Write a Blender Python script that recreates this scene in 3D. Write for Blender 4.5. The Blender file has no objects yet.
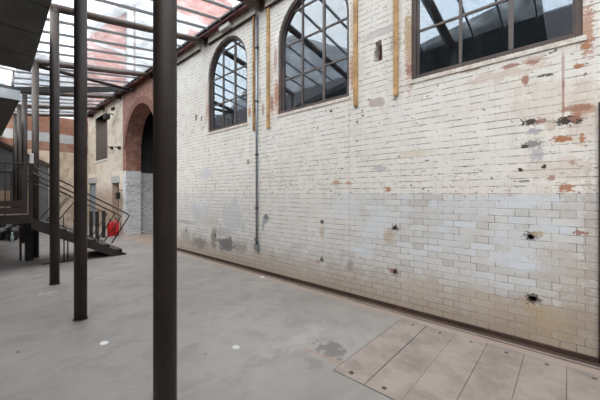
import bpy, bmesh, math, random
from mathutils import Vector, Matrix
random.seed(7)
scn = bpy.context.scene
COL = scn.collection
PI = math.pi

# The yard: X runs towards the long glazed brick wall, Y along that wall away from the camera, Z up.
WALL = 3.966          # face of the long wall
TH = 0.54             # its thickness
EYE = 1.6
F = 296.5

def ray(px, py):
    X = px - 300.0
    return (0.6706*X + 0.7418*F, -0.742*X + 0.671*F, 194.0 - py)
def on_wall(px, py, v=WALL):
    r = ray(px, py); t = v / r[0]
    return (t*r[1], EYE + t*r[2])
def on_floor(px, py):
    r = ray(px, py); t = EYE / -r[2]
    return (t*r[0], t*r[1])

# ------------------------------------------------------------------ objects
def tag(o, label=None, cat=None, group=None, kind=None):
    if label: o['label'] = label
    if cat: o['category'] = cat
    if group: o['group'] = group
    if kind: o['kind'] = kind
    return o

def empty(name, loc, label, cat, group=None, rz=0):
    o = bpy.data.objects.new(name, None); COL.objects.link(o)
    o.location = loc; o.rotation_euler = (0, 0, rz)
    return tag(o, label, cat, group)

class MB:
    def __init__(s): s.bm = bmesh.new()
    def box(s, a, b, bevel=0.0):
        x0, x1 = sorted((a[0], b[0])); y0, y1 = sorted((a[1], b[1])); z0, z1 = sorted((a[2], b[2]))
        vs = [s.bm.verts.new(p) for p in ((x0,y0,z0),(x1,y0,z0),(x1,y1,z0),(x0,y1,z0),(x0,y0,z1),(x1,y0,z1),(x1,y1,z1),(x0,y1,z1))]
        fs = [s.bm.faces.new([vs[i] for i in f]) for f in ((0,3,2,1),(4,5,6,7),(0,1,5,4),(1,2,6,5),(2,3,7,6),(3,0,4,7))]
        if bevel > 0:
            es = list({e for f in fs for e in f.edges})
            bmesh.ops.bevel(s.bm, geom=es, offset=bevel, segments=2, affect='EDGES', profile=0.5)
        return s
    def bar(s, p0, p1, w, h, up=(0,0,1)):
        p0 = Vector(p0); p1 = Vector(p1); d = (p1-p0).normalized()
        side = d.cross(Vector(up))
        if side.length < 1e-4: side = d.cross(Vector((1,0,0)))
        side.normalize(); u = side.cross(d).normalized()
        vs = []
        for p in (p0, p1):
            for a, b in ((-1,-1),(1,-1),(1,1),(-1,1)):
                vs.append(s.bm.verts.new(p + side*(a*w/2) + u*(b*h/2)))
        for f in ((0,1,2,3),(7,6,5,4),(0,4,5,1),(1,5,6,2),(2,6,7,3),(3,7,4,0)):
            s.bm.faces.new([vs[i] for i in f])
        return s
    def tube(s, pts, r, n=20, caps=True):
        pts = [Vector(p) for p in pts]
        rings = []
        ref = None
        for i, p in enumerate(pts):
            if i == 0: d = pts[1]-p
            elif i == len(pts)-1: d = p-pts[i-1]
            else: d = (pts[i+1]-p).normalized() + (p-pts[i-1]).normalized()
            d.normalize()
            if ref is None:
                ref = d.cross(Vector((0,0,1)))
                if ref.length < 1e-3: ref = Vector((1,0,0))
            a = (ref - d*ref.dot(d)).normalized(); ref = a
            b = d.cross(a)
            rr = r[i] if isinstance(r, (list, tuple)) else r
            k = 1.0
            rings.append([s.bm.verts.new(p + (a*math.cos(2*PI*j/n) + b*math.sin(2*PI*j/n))*rr*k) for j in range(n)])
        for A, B in zip(rings, rings[1:]):
            for j in range(n):
                f = s.bm.faces.new((A[j], A[(j+1)%n], B[(j+1)%n], B[j])); f.smooth = True
        if caps:
            s.bm.faces.new(list(reversed(rings[0]))); s.bm.faces.new(rings[-1])
        return s
    def prism(s, poly, fn, d0, d1):
        a = [s.bm.verts.new(fn(p, d0)) for p in poly]; b = [s.bm.verts.new(fn(p, d1)) for p in poly]
        n = len(poly)
        s.bm.faces.new(a); s.bm.faces.new(list(reversed(b)))
        for i in range(n): s.bm.faces.new((a[i], b[i], b[(i+1)%n], a[(i+1)%n]))
        return s
    def ball(s, c, r, sc=(1,1,1), jit=0.0, sub=2):
        res = bmesh.ops.create_icosphere(s.bm, subdivisions=sub, radius=r)
        for v in res['verts']:
            q = Vector((v.co.x*sc[0], v.co.y*sc[1], v.co.z*sc[2]))
            if jit: q *= 1 + random.uniform(-jit, jit)
            v.co = q + Vector(c)
            for f in v.link_faces: f.smooth = True
        return s
    def build(s, name, m, parent=None, loc=None):
        bmesh.ops.recalc_face_normals(s.bm, faces=s.bm.faces)
        me = bpy.data.meshes.new(name); s.bm.to_mesh(me); s.bm.free()
        o = bpy.data.objects.new(name, me); COL.objects.link(o)
        me.materials.append(m)
        if parent is not None:
            o.parent = parent
            # the pieces are modelled in yard coordinates; take them back to the parent's base
            r = parent
            base = Vector((0,0,0))
            while r is not None: base += r.location; r = r.parent
            me.transform(Matrix.Translation(-base))
        return o

def plate(name, outline, holes, fn_matrix, half, m, parent=None):
    """flat polygon with holes, given thickness"""
    cu = bpy.data.curves.new(name, 'CURVE'); cu.dimensions = '2D'; cu.fill_mode = 'BOTH'; cu.extrude = half
    for poly in [outline] + list(holes):
        sp = cu.splines.new('POLY'); sp.points.add(len(poly)-1); sp.use_cyclic_u = True
        for q, (a, b) in zip(sp.points, poly): q.co = (a, b, 0, 1)
    tmp = bpy.data.objects.new(name, cu); COL.objects.link(tmp)
    dg = bpy.context.evaluated_depsgraph_get()
    me = bpy.data.meshes.new_from_object(tmp.evaluated_get(dg))
    bpy.data.objects.remove(tmp); bpy.data.curves.remove(cu)
    me.transform(fn_matrix)
    me.materials.clear(); me.materials.append(m)
    for p in me.polygons: p.use_smooth = False
    bm = bmesh.new(); bm.from_mesh(me)
    bmesh.ops.remove_doubles(bm, verts=bm.verts, dist=1e-5)
    bmesh.ops.recalc_face_normals(bm, faces=bm.faces); bm.to_mesh(me); bm.free()
    me.name = name
    o = bpy.data.objects.new(name, me); COL.objects.link(o)
    if parent is not None:
        o.parent = parent; me.transform(Matrix.Translation(-parent.location))
    return o

def upright(x):   # (u, z) polygons, thickness along X centred on x
    return Matrix(((0,0,1,x),(1,0,0,0),(0,1,0,0),(0,0,0,1)))
def flat(z):      # (x, y) polygons
    return Matrix.Translation((0,0,z))

def struct(o, label=None):
    o['kind'] = 'structure'
    if label: o['label'] = label
    return o

# ------------------------------------------------------------------ materials
class NT:
    def __init__(s, name):
        s.m = bpy.data.materials.new(name); s.m.use_nodes = True
        s.t = s.m.node_tree; s.t.nodes.clear()
        s.out = s.t.nodes.new('ShaderNodeOutputMaterial')
        s.geo = None
    def n(s, typ, **kw):
        x = s.t.nodes.new(typ)
        for k, v in kw.items(): setattr(x, k, v)
        return x
    def put(s, sock, val):
        if isinstance(val, bpy.types.NodeSocket): s.t.links.new(val, sock)
        elif val is not None: sock.default_value = val
    def math(s, op, a, b=None, c=None, clamp=False):
        x = s.n('ShaderNodeMath', operation=op, use_clamp=clamp)
        for i, v in enumerate((a, b, c)):
            if v is not None: s.put(x.inputs[i], v)
        return x.outputs[0]
    def vmath(s, op, a, b=None):
        x = s.n('ShaderNodeVectorMath', operation=op)
        s.put(x.inputs[0], a)
        if b is not None: s.put(x.inputs[1], b)
        return x.outputs['Value'] if op in ('LENGTH', 'DISTANCE', 'DOT_PRODUCT') else x.outputs[0]
    def mix(s, fac, a, b, mode='MIX'):
        x = s.n('ShaderNodeMix', data_type='RGBA', blend_type=mode)
        s.put(x.inputs[0], fac)
        for i, v in ((6, a), (7, b)):
            if isinstance(v, tuple) and len(v) == 3: v = v + (1,)
            s.put(x.inputs[i], v)
        return x.outputs[2]
    def noise(s, vec, scale, detail=3, rough=0.55, dist=0.0):
        x = s.n('ShaderNodeTexNoise'); s.put(x.inputs['Vector'], vec)
        x.inputs['Scale'].default_value = scale; x.inputs['Detail'].default_value = detail
        x.inputs['Roughness'].default_value = rough; x.inputs['Distortion'].default_value = dist
        return x.outputs['Fac']
    def step(s, v, a, b, lo=0.0, hi=1.0):
        x = s.n('ShaderNodeMapRange', interpolation_type='SMOOTHSTEP')
        s.put(x.inputs[0], v)
        for i, q in zip((1,2,3,4), (a,b,lo,hi)): x.inputs[i].default_value = q
        return x.outputs[0]
    def pos(s):
        if s.geo is None: s.geo = s.n('ShaderNodeNewGeometry')
        return s.geo.outputs['Position']
    def nrm(s):
        s.pos(); return s.geo.outputs['True Normal']
    def sep(s, v):
        x = s.n('ShaderNodeSeparateXYZ'); s.put(x.inputs[0], v); return x.outputs
    def comb(s, a, b, c=0.0):
        x = s.n('ShaderNodeCombineXYZ')
        for i, v in enumerate((a, b, c)): s.put(x.inputs[i], v)
        return x.outputs[0]
    def scale(s, v, sc):
        return s.vmath('MULTIPLY', v, sc)
    def bump(s, h, strength=0.3, dist=0.01):
        x = s.n('ShaderNodeBump'); x.inputs['Strength'].default_value = strength
        x.inputs['Distance'].default_value = dist; s.put(x.inputs['Height'], h); return x.outputs[0]
    def bsdf(s, col, rough=0.5, metal=0.0, normal=None, spec=0.5):
        x = s.n('ShaderNodeBsdfPrincipled')
        if isinstance(col, tuple) and len(col) == 3: col = col + (1,)
        s.put(x.inputs['Base Color'], col); s.put(x.inputs['Roughness'], rough)
        s.put(x.inputs['Metallic'], metal); x.inputs['Specular IOR Level'].default_value = spec
        if normal is not None: s.put(x.inputs['Normal'], normal)
        s.t.links.new(x.outputs[0], s.out.inputs[0])
        return x
    def blob(s, vec, centre, radii, warp, amount=0.7, soft=0.35):
        """ragged patch: 1 inside, 0 outside"""
        d = s.vmath('SUBTRACT', vec, centre)
        d = s.vmath('MULTIPLY', d, tuple(1.0/r for r in radii))
        l = s.vmath('LENGTH', d)
        w = s.math('MULTIPLY_ADD', warp, amount*4.4, -amount*2.2)
        return s.step(s.math('ADD', l, w), 1.0, 1.0-soft)

def plain(name, col, rough=0.5, metal=0.0, var=0.25, scale=8.0, bump=0.0, spec=0.5, col2=None):
    t = NT(name); p = t.pos()
    f = t.noise(p, scale, 5, 0.6)
    c2 = col2 if col2 else tuple(c*(1-var) for c in col)
    c1 = col if col2 else tuple(min(1, c*(1+var)) for c in col)
    c = t.mix(t.step(f, 0.3, 0.7), c1, c2)
    nm = t.bump(t.noise(p, scale*6, 4), bump, 0.004) if bump else None
    t.bsdf(c, rough, metal, nm, spec)
    return t.m

def rusty(name, col, rust=(0.16,0.07,0.04), amount=0.3, rough=0.45):
    t = NT(name); p = t.pos()
    ps = t.scale(p, (1,1,0.35))
    f = t.noise(ps, 9, 6, 0.65)
    c = t.mix(t.step(t.noise(p, 3, 3), 0.3, 0.7), tuple(k*0.8 for k in col), tuple(k*1.25 for k in col))
    c = t.mix(t.math('MULTIPLY', t.step(f, 0.52, 0.72), amount), c, rust)
    sp = t.step(t.noise(p, 70, 2), 0.70, 0.76)
    c = t.mix(t.math('MULTIPLY', sp, 0.35), c, (0.35,0.30,0.26))
    t.bsdf(c, t.math('MULTIPLY_ADD', f, 0.35, rough-0.15), 0.0, t.bump(t.noise(p, 55, 4), 0.15, 0.003))
    return t.m

def bond(t, a, z, P=0.368, H=0.082, cut=0.667, joint=0.006):
    """Flemish bond: returns joint mask (1 on joint), two random values per brick"""
    row = t.math('FLOOR', t.math('DIVIDE', z, H))
    zf = t.math('FRACT', t.math('DIVIDE', z, H))
    par = t.math('MULTIPLY', t.math('PINGPONG', row, 1.0), 0.5)
    q = t.math('ADD', t.math('DIVIDE', a, P), par)
    cell = t.math('FLOOR', q); f = t.math('FRACT', q)
    head = t.math('GREATER_THAN', f, cut)
    dz = t.math('MULTIPLY', t.math('MINIMUM', zf, t.math('SUBTRACT', 1.0, zf)), H)
    d1 = t.math('ABSOLUTE', t.math('SUBTRACT', f, cut))
    d2 = t.math('MINIMUM', f, t.math('SUBTRACT', 1.0, f))
    da = t.math('MULTIPLY', t.math('MINIMUM', d1, d2), P)
    d = t.math('MINIMUM', dz, da)
    jm = t.step(d, joint*0.75, joint*0.35)
    idv = t.comb(t.math('MULTIPLY_ADD', cell, 2.0, head), row, 0.0)
    wn = t.n('ShaderNodeTexWhiteNoise', noise_dimensions='2D'); t.put(wn.inputs['Vector'], idv)
    sc = t.sep(wn.outputs['Color'])
    return jm, sc[0], sc[1], d, dz

# ---- openings in the long wall (along Y, z)
WIN = [(5.91, 0.79), (3.355, 0.805), (0.732, 0.838)]      # centre, half width
SILL = 3.13; SPRING = 4.46
def arched(c, r, z0, zs, n=20, rise=None):
    rise = r if rise is None else rise
    pts = [(c-r, z0), (c+r, z0), (c+r, zs)]
    for i in range(1, n): pts.append((c + r*math.cos(PI*i/n), zs + rise*math.sin(PI*i/n)))
    pts.append((c-r, zs))
    return pts
ARC = (11.18, 1.42, 3.35)    # passage arch: centre, half width, springing

# ---- the long wall's finish
def wall_material():
    t = NT('glazed_brick_painted')
    p = t.pos(); X, Y, Z = t.sep(p)
    nx = t.math('ABSOLUTE', t.sep(t.nrm())[0])
    front = t.math('GREATER_THAN', nx, 0.5)
    a = t.math('ADD', t.math('MULTIPLY', Y, front), t.math('MULTIPLY', X, t.math('SUBTRACT', 1.0, front)))
    wob = t.noise(p, 6, 2)
    jm, r1, r2, d, dz = bond(t, t.math('MULTIPLY_ADD', wob, 0.012, t.math('ADD', a, 0.115)), t.math('MULTIPLY_ADD', wob, 0.010, t.math('ADD', Z, 0.032)))
    big = t.noise(p, 0.9, 3); mid = t.noise(p, 4.5, 5, 0.6); fine = t.noise(p, 22, 4, 0.65)
    grit = t.noise(t.scale(p, (1,1,1.6)), 38, 3, 0.6)
    rgh = t.noise(t.scale(p, (1,1,0.6)), 7.5, 4, 0.7)
    drip = t.noise(t.scale(p, (1,3.5,0.35)), 2.2, 4, 0.6)
    # painted upper courses
    up = t.mix(t.step(big, 0.3, 0.7), (0.89,0.84,0.785), (0.83,0.77,0.705))
    up = t.mix(t.math('MULTIPLY', r1, 0.35), up, (0.76,0.73,0.69))
    up = t.mix(t.math('MULTIPLY', t.step(r2, 0.9, 0.93), 0.35), up, (0.74,0.66,0.56))
    up = t.mix(t.math('MULTIPLY', t.step(drip, 0.55, 0.75), 0.45), up, (0.66,0.58,0.49))
    bed = t.step(dz, 0.0075, 0.003)
    up = t.mix(t.math('MULTIPLY', t.step(fine, 0.5, 0.72), 0.35), up, (0.66,0.60,0.54))
    up = t.mix(t.math('MULTIPLY', t.step(mid, 0.5, 0.72), 0.40), up, (0.69,0.63,0.57))
    jup = t.math('ADD', t.math('MULTIPLY', jm, t.math('MULTIPLY_ADD', t.step(mid, 0.4, 0.6), 0.22, 0.06)), t.math('MULTIPLY', bed, t.math('MULTIPLY', t.step(rgh, 0.42, 0.58), 0.85)), clamp=True)
    up = t.mix(jup, up, (0.27,0.22,0.185))
    # bare glazed lower courses
    lo = t.mix(r1, (0.74,0.725,0.71), (0.63,0.615,0.60))
    lo = t.mix(t.math('MULTIPLY', t.math('MULTIPLY', t.step(r2, 0.80, 0.84), t.step(big, 0.42, 0.6)), 0.7), lo, (0.74,0.77,0.81))
    lo = t.mix(t.math('MULTIPLY', t.step(r2, 0.18, 0.12), 0.35), lo, (0.52,0.47,0.41))
    lo = t.mix(t.math('MULTIPLY', t.step(mid, 0.45, 0.70), 0.38), lo, (0.56,0.50,0.44))
    lo = t.mix(t.math('MULTIPLY', t.step(fine, 0.5, 0.75), 0.35), lo, (0.50,0.455,0.41))
    lo = t.mix(t.math('MULTIPLY', jm, t.math('MULTIPLY_ADD', t.step(rgh, 0.38, 0.58), 0.70, 0.25)), lo, (0.20,0.165,0.14))
    # ragged edge of the paint, at one course
    zz = t.math('MULTIPLY_ADD', t.noise(p, 3.5, 2), 0.16, -0.08)
    zs = t.math('ADD', Z, zz)
    isup = t.step(t.math('MULTIPLY_ADD', zz, 0.10, Z), 1.598, 1.606)
    far = t.step(t.math('MULTIPLY_ADD', big, 1.5, Y), 2.4, 4.2)
    c = t.mix(isup, lo, up)
    # farther along, the paint comes lower and fades out in patches
    fz = t.math('MULTIPLY_ADD', t.step(t.math('MULTIPLY_ADD', mid, 1.2, Z), 0.85, 1.9), 0.7, 0.0)
    c = t.mix(t.math('MULTIPLY', far, fz), c, up)
    # lifted paint: red body of the brick, mortar crumbs
    chips = t.step(grit, 0.645, 0.68)
    zone = t.math('ADD', t.math('MULTIPLY', t.step(mid, 0.50, 0.62), 0.85), 0.15, clamp=True)
    band = t.math('MULTIPLY', t.step(Z, 1.35, 1.6), t.step(Z, 2.25, 1.7))
    chipf = t.math('MULTIPLY', t.math('MULTIPLY', chips, zone), isup)
    c = t.mix(chipf, c, t.mix(fine, (0.12,0.05,0.035), (0.40,0.22,0.16)))
    ch2 = t.step(t.noise(t.scale(p, (1,1,1.8)), 15, 5, 0.75), 0.60, 0.63)
    c = t.mix(t.math('MULTIPLY', t.math('MULTIPLY', ch2, band), 0.9), c, (0.36,0.17,0.12))
    holes = t.math('MULTIPLY', t.step(t.noise(t.scale(p,(1,0.8,1.5)), 17, 3, 0.6), 0.665, 0.685), 0.85)
    c = t.mix(t.math('MULTIPLY', holes, isup), c, (0.06,0.045,0.04))
    # foot of the wall: splashed brown
    foot = t.math('MULTIPLY', t.step(t.math('MULTIPLY_ADD', mid, 0.9, Z), 1.22, 0.46), 0.85)
    c = t.mix(foot, c, t.mix(jm, (0.42,0.325,0.245), (0.17,0.12,0.09)))
    # individual marks
    K = lambda px, py: on_wall(px, py)
    RED=(0.36,0.16,0.11); ORG=(0.45,0.19,0.09); DRK=(0.045,0.028,0.022); GRY=(0.36,0.35,0.36); OCH=(0.50,0.36,0.20); LIL=(0.40,0.38,0.41); PNK=(0.60,0.45,0.37)
    BLU=(0.72,0.75,0.79)
    marks = [
      (530,200,.30,.05,BLU,.6),(525,262,.34,.10,BLU,.6),(512,238,.20,.14,BLU,.45),(548,228,.12,.05,BLU,.5),(378,222,.16,.25,BLU,.45),(365,250,.14,.12,BLU,.4),(470,205,.40,.10,BLU,.35),(445,240,.25,.10,BLU,.3),(345,205,.25,.2,BLU,.3),
      (545,100,.32,.20,(0.68,0.56,0.47),.40),(585,110,.14,.30,(0.66,0.53,0.43),.45),(500,75,.30,.06,PNK,.5),(560,170,.25,.10,(0.66,0.54,0.45),.4),(560,320,.5,.16,(0.40,0.31,0.23),.5),(500,325,.4,.08,(0.42,0.33,0.25),.5),(565,270,.22,.22,(0.52,0.43,0.34),.45),(590,240,.05,.7,(0.40,0.30,0.22),.35),(580,310,.14,.25,(0.40,0.31,0.23),.35),
      (300,275,.40,.10,(0.52,0.44,0.36),.5),(420,285,.25,.15,(0.52,0.43,0.34),.45),(480,300,.30,.12,(0.50,0.41,0.32),.45),
      (531,122,.075,.036,DRK,.9),(541,121,.035,.03,RED,.8),(534,131,.06,.03,LIL,.8),(532,144,.085,.035,DRK,.6),(524,147,.03,.02,DRK,.9),
      (567,120,.12,.05,DRK,.92),(575,117,.05,.04,RED,.8),(551,125,.05,.06,OCH,.45),(562,139,.075,.035,ORG,.95),(582,139,.018,.05,ORG,.85),
      (583,110,.10,.05,ORG,.6),(575,108,.10,.03,RED,.7),(563,98,.012,.20,RED,.65),(563,75,.012,.22,RED,.5),(525,80,.03,.05,RED,.85),(533,60,.10,.035,PNK,.8),
      (532,62,.05,.03,RED,.8),(510,66,.10,.02,RED,.8),(579,66,.04,.02,ORG,.9),(586,45,.04,.035,ORG,.8),(470,70,.10,.025,RED,.55),(455,72,.10,.03,PNK,.7),
      (541,76,.05,.012,DRK,.8),(548,75,.04,.012,DRK,.8),(520,170,.02,.02,DRK,.95),(544,167,.02,.02,DRK,.95),(552,178,.03,.03,RED,.7),(523,181,.06,.012,DRK,.6),(566,188,.05,.04,ORG,.85),
      (573,163,.03,.025,RED,.6),(537,154,.05,.07,LIL,.6),(580,233,.05,.02,RED,.85),(531,236,.06,.045,DRK,.75),(537,234,.05,.03,OCH,.6),(532,308,.09,.10,OCH,.45),
      (533,299,.06,.05,DRK,.8),(550,320,.12,.16,OCH,.3),(389,236,.07,.10,OCH,.5),(395,228,.05,.04,DRK,.75),(395,272,.055,.04,DRK,.75),(391,270,.05,.03,RED,.5),
      (322,222,.04,.04,DRK,.6),(322,232,.045,.10,OCH,.55),(322,260,.045,.04,DRK,.6),(318,262,.06,.03,RED,.5),(266,219,.10,.09,GRY,.8),(266,217,.05,.05,DRK,.6),(263,226,.03,.12,GRY,.7),(350,266,.07,.09,(0.30,0.27,0.24),.7),
      (226,244,.34,.17,(0.17,0.16,0.16),.85),(214,238,.13,.24,(0.22,0.18,0.16),.75),(199,243,.36,.13,(0.24,0.21,0.19),.75),(240,247,.25,.10,(0.33,0.28,0.25),.6),(186,236,.2,.2,(0.36,0.32,0.29),.6),(200,205,.25,.10,(0.80,0.80,0.81),.6),(186,222,.5,.05,(0.36,0.32,0.30),.5),(212,222,.35,.12,(0.60,0.50,0.38),.5),(222,232,.4,.1,(0.38,0.36,0.36),.5),(196,210,.35,.22,(0.62,0.62,0.64),.6),
      (205,215,.6,.28,(0.55,0.55,0.565),.4),(232,215,.45,.35,(0.55,0.55,0.57),.55),(206,174,.22,.14,(0.60,0.60,0.65),.55),(378,168,.11,.06,LIL,.55),(376,103,.12,.07,(0.38,0.27,0.24),.65),
      (336,183,.06,.04,ORG,.65),(348,183,.05,.03,ORG,.65),(388,189,.04,.04,ORG,.85),(331,111,.03,.02,DRK,.9),(357,122,.02,.02,DRK,.8),(357,141,.015,.03,DRK,.7),
      (380,32,.30,.05,(0.50,0.45,0.42),.55),(349,150,.007,.75,ORG,.45),(357,150,.006,.5,PNK,.35),(349,235,.007,.7,ORG,.35),
      (415,153,.20,.05,(0.72,0.60,0.46),.5),(258,50,.05,.4,(0.42,0.29,0.22),.5),(276.5,95,.06,.28,ORG,.85),(275.5,60,.05,.25,RED,.65),(352.5,72,.06,.28,ORG,.7),(409,50,.06,.5,ORG,.6),(587,30,.05,.25,ORG,.7),(207,110,.06,.2,ORG,.6),(352,25,.03,.35,PNK,.6),
      (279,112,.05,.05,ORG,.75),(249.5,112,.05,.10,ORG,.8),(255,110,.035,.10,(0.30,0.15,0.11),.9),(206,120,.05,.14,PNK,.7),(207,95,.035,.4,PNK,.6),(203,128,.09,.06,PNK,.7),
      (263,110,.04,.13,RED,.7),(272,104,.06,.16,RED,.8),(272,75,.04,.2,PNK,.5),(340,118,.12,.012,PNK,.8),(230,139,.30,.012,PNK,.7),(183,115,.04,.03,GRY,.7),(192,132,.05,.04,OCH,.5),
      (248,162,.045,.05,RED,.7),(408,35,.05,.30,OCH,.75),(409,70,.05,.06,RED,.8),(395,45,.07,.16,(0.30,0.26,0.24),.5),
    ]
    rag = t.noise(t.scale(p,(1,1,1.5)), 26, 6, 0.75); rag2 = t.noise(p, 6, 4, 0.65); rag3 = t.noise(t.scale(p,(1,1,1.25)), 8, 8, 0.82)
    for px, py, ru, rz, colr, st in marks:
        u, z = K(px, py); ru *= 1.15; rz *= 1.15
        b = t.blob(p, (WALL, u, z), (0.4, ru, rz), (rag3 if ru > 0.10 else rag) if ru > 0.02 else rag2, 0.9 if ru > 0.02 else 0.4, 0.3)
        b = t.math('MULTIPLY', b, min(1.0, st*1.08))
        c = t.mix(b, c, colr)
    # plastered length beyond the arch
    pn = t.noise(t.scale(p, (1,0.4,1)), 3.2, 5, 0.65); pf = t.noise(t.scale(p, (1,0.4,1)), 9, 4, 0.65)
    plas = t.mix(t.step(pn, 0.42, 0.66), (0.80,0.715,0.60), (0.66,0.54,0.42))
    plas = t.mix(t.math('MULTIPLY', t.step(pf, 0.60, 0.66), 0.75), plas, (0.36,0.21,0.14))
    lowp = t.step(t.math('MULTIPLY_ADD', pn, 1.6, Z), 2.9, 2.2)
    plas = t.mix(t.math('MULTIPLY', lowp, 0.75), plas, t.mix(jm, (0.40,0.27,0.20), (0.22,0.18,0.15)))
    c = t.mix(t.step(Y, 12.95, 13.0), c, plas)
    # red brick round the arch, white glazed bricks below
    red = t.mix(r1, (0.40,0.18,0.13), (0.26,0.11,0.08))
    red = t.mix(t.math('MULTIPLY', t.step(mid, 0.45, 0.66), 0.6), red, (0.50,0.33,0.26))
    red = t.mix(t.math('MULTIPLY', jm, 0.85), red, (0.13,0.085,0.07))
    inred = t.math('MULTIPLY', t.step(Y, 9.28, 9.36), t.step(Y, 13.0, 12.94))
    whi = t.mix(t.math('MULTIPLY', jm, 0.7), t.mix(r1, (0.78,0.79,0.79), (0.62,0.63,0.64)), (0.30,0.29,0.28))
    whi = t.mix(t.math('MULTIPLY', t.step(t.noise(p, 9, 5, 0.75), 0.58, 0.62), 0.85), whi, (0.12,0.09,0.08))
    pier = t.mix(t.step(t.math('MULTIPLY_ADD', mid, 0.05, Z), 2.50, 2.54), whi, red)
    c = t.mix(inred, c, pier)
    reveal_shade = t.math('MULTIPLY', t.step(X, WALL+0.03, WALL+0.05), t.step(Y, 14.6, 14.7))
    c = t.mix(reveal_shade, c, t.mix(jm, (0.16,0.125,0.105), (0.09,0.075,0.065)))  # shade inside the far opening, painted as a darker brick colour
    rough = t.math('MULTIPLY_ADD', mid, 0.25, t.math('MULTIPLY_ADD', isup, 0.18, 0.30))
    hgt = t.math('SUBTRACT', t.math('MULTIPLY', fine, 0.25), t.math('ADD', jm, t.math('MULTIPLY', chipf, 1.2)))
    t.bsdf(c, rough, 0.0, t.bump(hgt, 0.45, 0.006))
    return t.m

def brick_material(name, c1, c2, mortar, H=0.082, jf=0.7, dirt=None):
    t = NT(name); p = t.pos(); X, Y, Z = t.sep(p)
    nx = t.math('ABSOLUTE', t.sep(t.nrm())[0]); front = t.math('GREATER_THAN', nx, 0.5)
    a = t.math('ADD', t.math('MULTIPLY', Y, front), t.math('MULTIPLY', X, t.math('SUBTRACT', 1.0, front)))
    jm, r1, r2, d, dz = bond(t, a, Z, H=H)
    c = t.mix(r1, c1, c2)
    m = t.noise(p, 2.5, 5, 0.6)
    if dirt: c = t.mix(t.math('MULTIPLY', t.step(m, 0.45, 0.65), 0.7), c, dirt)
    c = t.mix(t.math('MULTIPLY', jm, jf), c, mortar)
    t.bsdf(c, 0.8, 0.0, t.bump(t.math('SUBTRACT', 1.0, jm), 0.3, 0.005))
    return t.m

def end_wall_material():
    t = NT('end_wall_brick_and_render'); p = t.pos(); X, Y, Z = t.sep(p)
    jm, r1, r2, d, dz = bond(t, X, Z)
    m = t.noise(p, 2.2, 5, 0.6)
    org = t.mix(r1, (0.37,0.16,0.095), (0.26,0.115,0.07)); org = t.mix(t.math('MULTIPLY', t.step(m, 0.45, 0.65), 0.5), org, (0.40,0.30,0.24)); org = t.mix(t.math('MULTIPLY', jm, 0.5), org, (0.3,0.22,0.17))
    gry = t.mix(m, (0.42,0.42,0.43), (0.55,0.54,0.53))
    crm = t.mix(t.step(m, 0.4, 0.62), (0.66,0.55,0.43), (0.45,0.33,0.24))
    crm = t.mix(t.math('MULTIPLY', jm, 0.25), crm, (0.3,0.24,0.2))
    c = t.mix(t.step(Z, 3.62, 3.66), crm, org)
    g = t.math('MULTIPLY', t.step(Z, 4.04, 4.08), t.step(Z, 4.50, 4.46))
    c = t.mix(g, c, gry)
    t.bsdf(c, 0.8, 0.0, t.bump(t.math('SUBTRACT', 1.0, jm), 0.25, 0.005))
    return t.m

def floor_material():
    t = NT('worn_concrete'); p = t.pos(); X, Y, Z = t.sep(p)
    b = t.noise(p, 0.55, 4, 0.6); m = t.noise(p, 2.6, 6, 0.65, 0.4); f = t.noise(p, 18, 5, 0.7)
    c = t.mix(t.step(b, 0.35, 0.65), (0.275,0.252,0.236), (0.21,0.191,0.178))
    c = t.mix(t.math('MULTIPLY', t.step(m, 0.46, 0.66), 0.55), c, (0.175,0.163,0.153))
    c = t.mix(t.math('MULTIPLY', t.step(f, 0.55, 0.75), 0.3), c, (0.34,0.325,0.31))
    sc = t.noise(t.vmath('MULTIPLY', p, (1.0,5.0,1.0)), 2.3, 5, 0.7, 0.8)
    c = t.mix(t.math('MULTIPLY', t.step(sc, 0.58, 0.64), 0.16), c, (0.37,0.355,0.34))
    c = t.mix(t.math('MULTIPLY', t.step(t.noise(p, 32, 3), 0.66, 0.70), 0.45), c, (0.17,0.16,0.15))
    # brick dust along the wall
    dust = t.step(t.math('MULTIPLY_ADD', m, 0.18, X), 3.70, 3.90)
    c = t.mix(t.math('MULTIPLY', dust, 0.7), c, (0.33,0.235,0.185))
    w = t.noise(p, 9, 4, 0.6)
    def spot(px, py, ra, rb, colr, st, am=0.5):
        nonlocal c
        x, y = on_floor(px, py)
        c = t.mix(t.math('MULTIPLY', t.blob(p, (x, y, 0), (ra, rb, 1), w, am, 0.3), st), c, colr)
    spot(104,343,.045,.06,(0.75,0.76,0.78),.9,.12); spot(236,347,.04,.045,(0.62,0.62,0.62),.7,.3); spot(262.5,277,.04,.05,(0.8,0.8,0.8),.9,.3)
    spot(330,350,.15,.19,(0.10,0.095,0.09),.8,.8); spot(316,362,.10,.08,(0.15,0.14,0.135),.6,1.0); spot(330,346,.5,.30,(0.33,0.32,0.305),.07,.8)
    spot(300,338,.4,.10,(0.36,0.35,0.335),.35,1.0); spot(232,304,.10,.08,(0.2,0.19,0.18),.6,1.0); spot(18,352,.018,.04,(0.1,0.09,0.09),.8)
    spot(205,354,.03,.03,(0.15,0.14,0.14),.7,.6); spot(48,293,.12,.10,(0.48,0.45,0.43),.45,1.0); spot(345,366,.04,.5,(0.27,0.17,0.12),.5,.9)
    t.bsdf(c, t.math('MULTIPLY_ADD', m, 0.3, 0.36), 0.0, t.bump(t.math('ADD', f, m), 0.12, 0.004))
    return t.m

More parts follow.
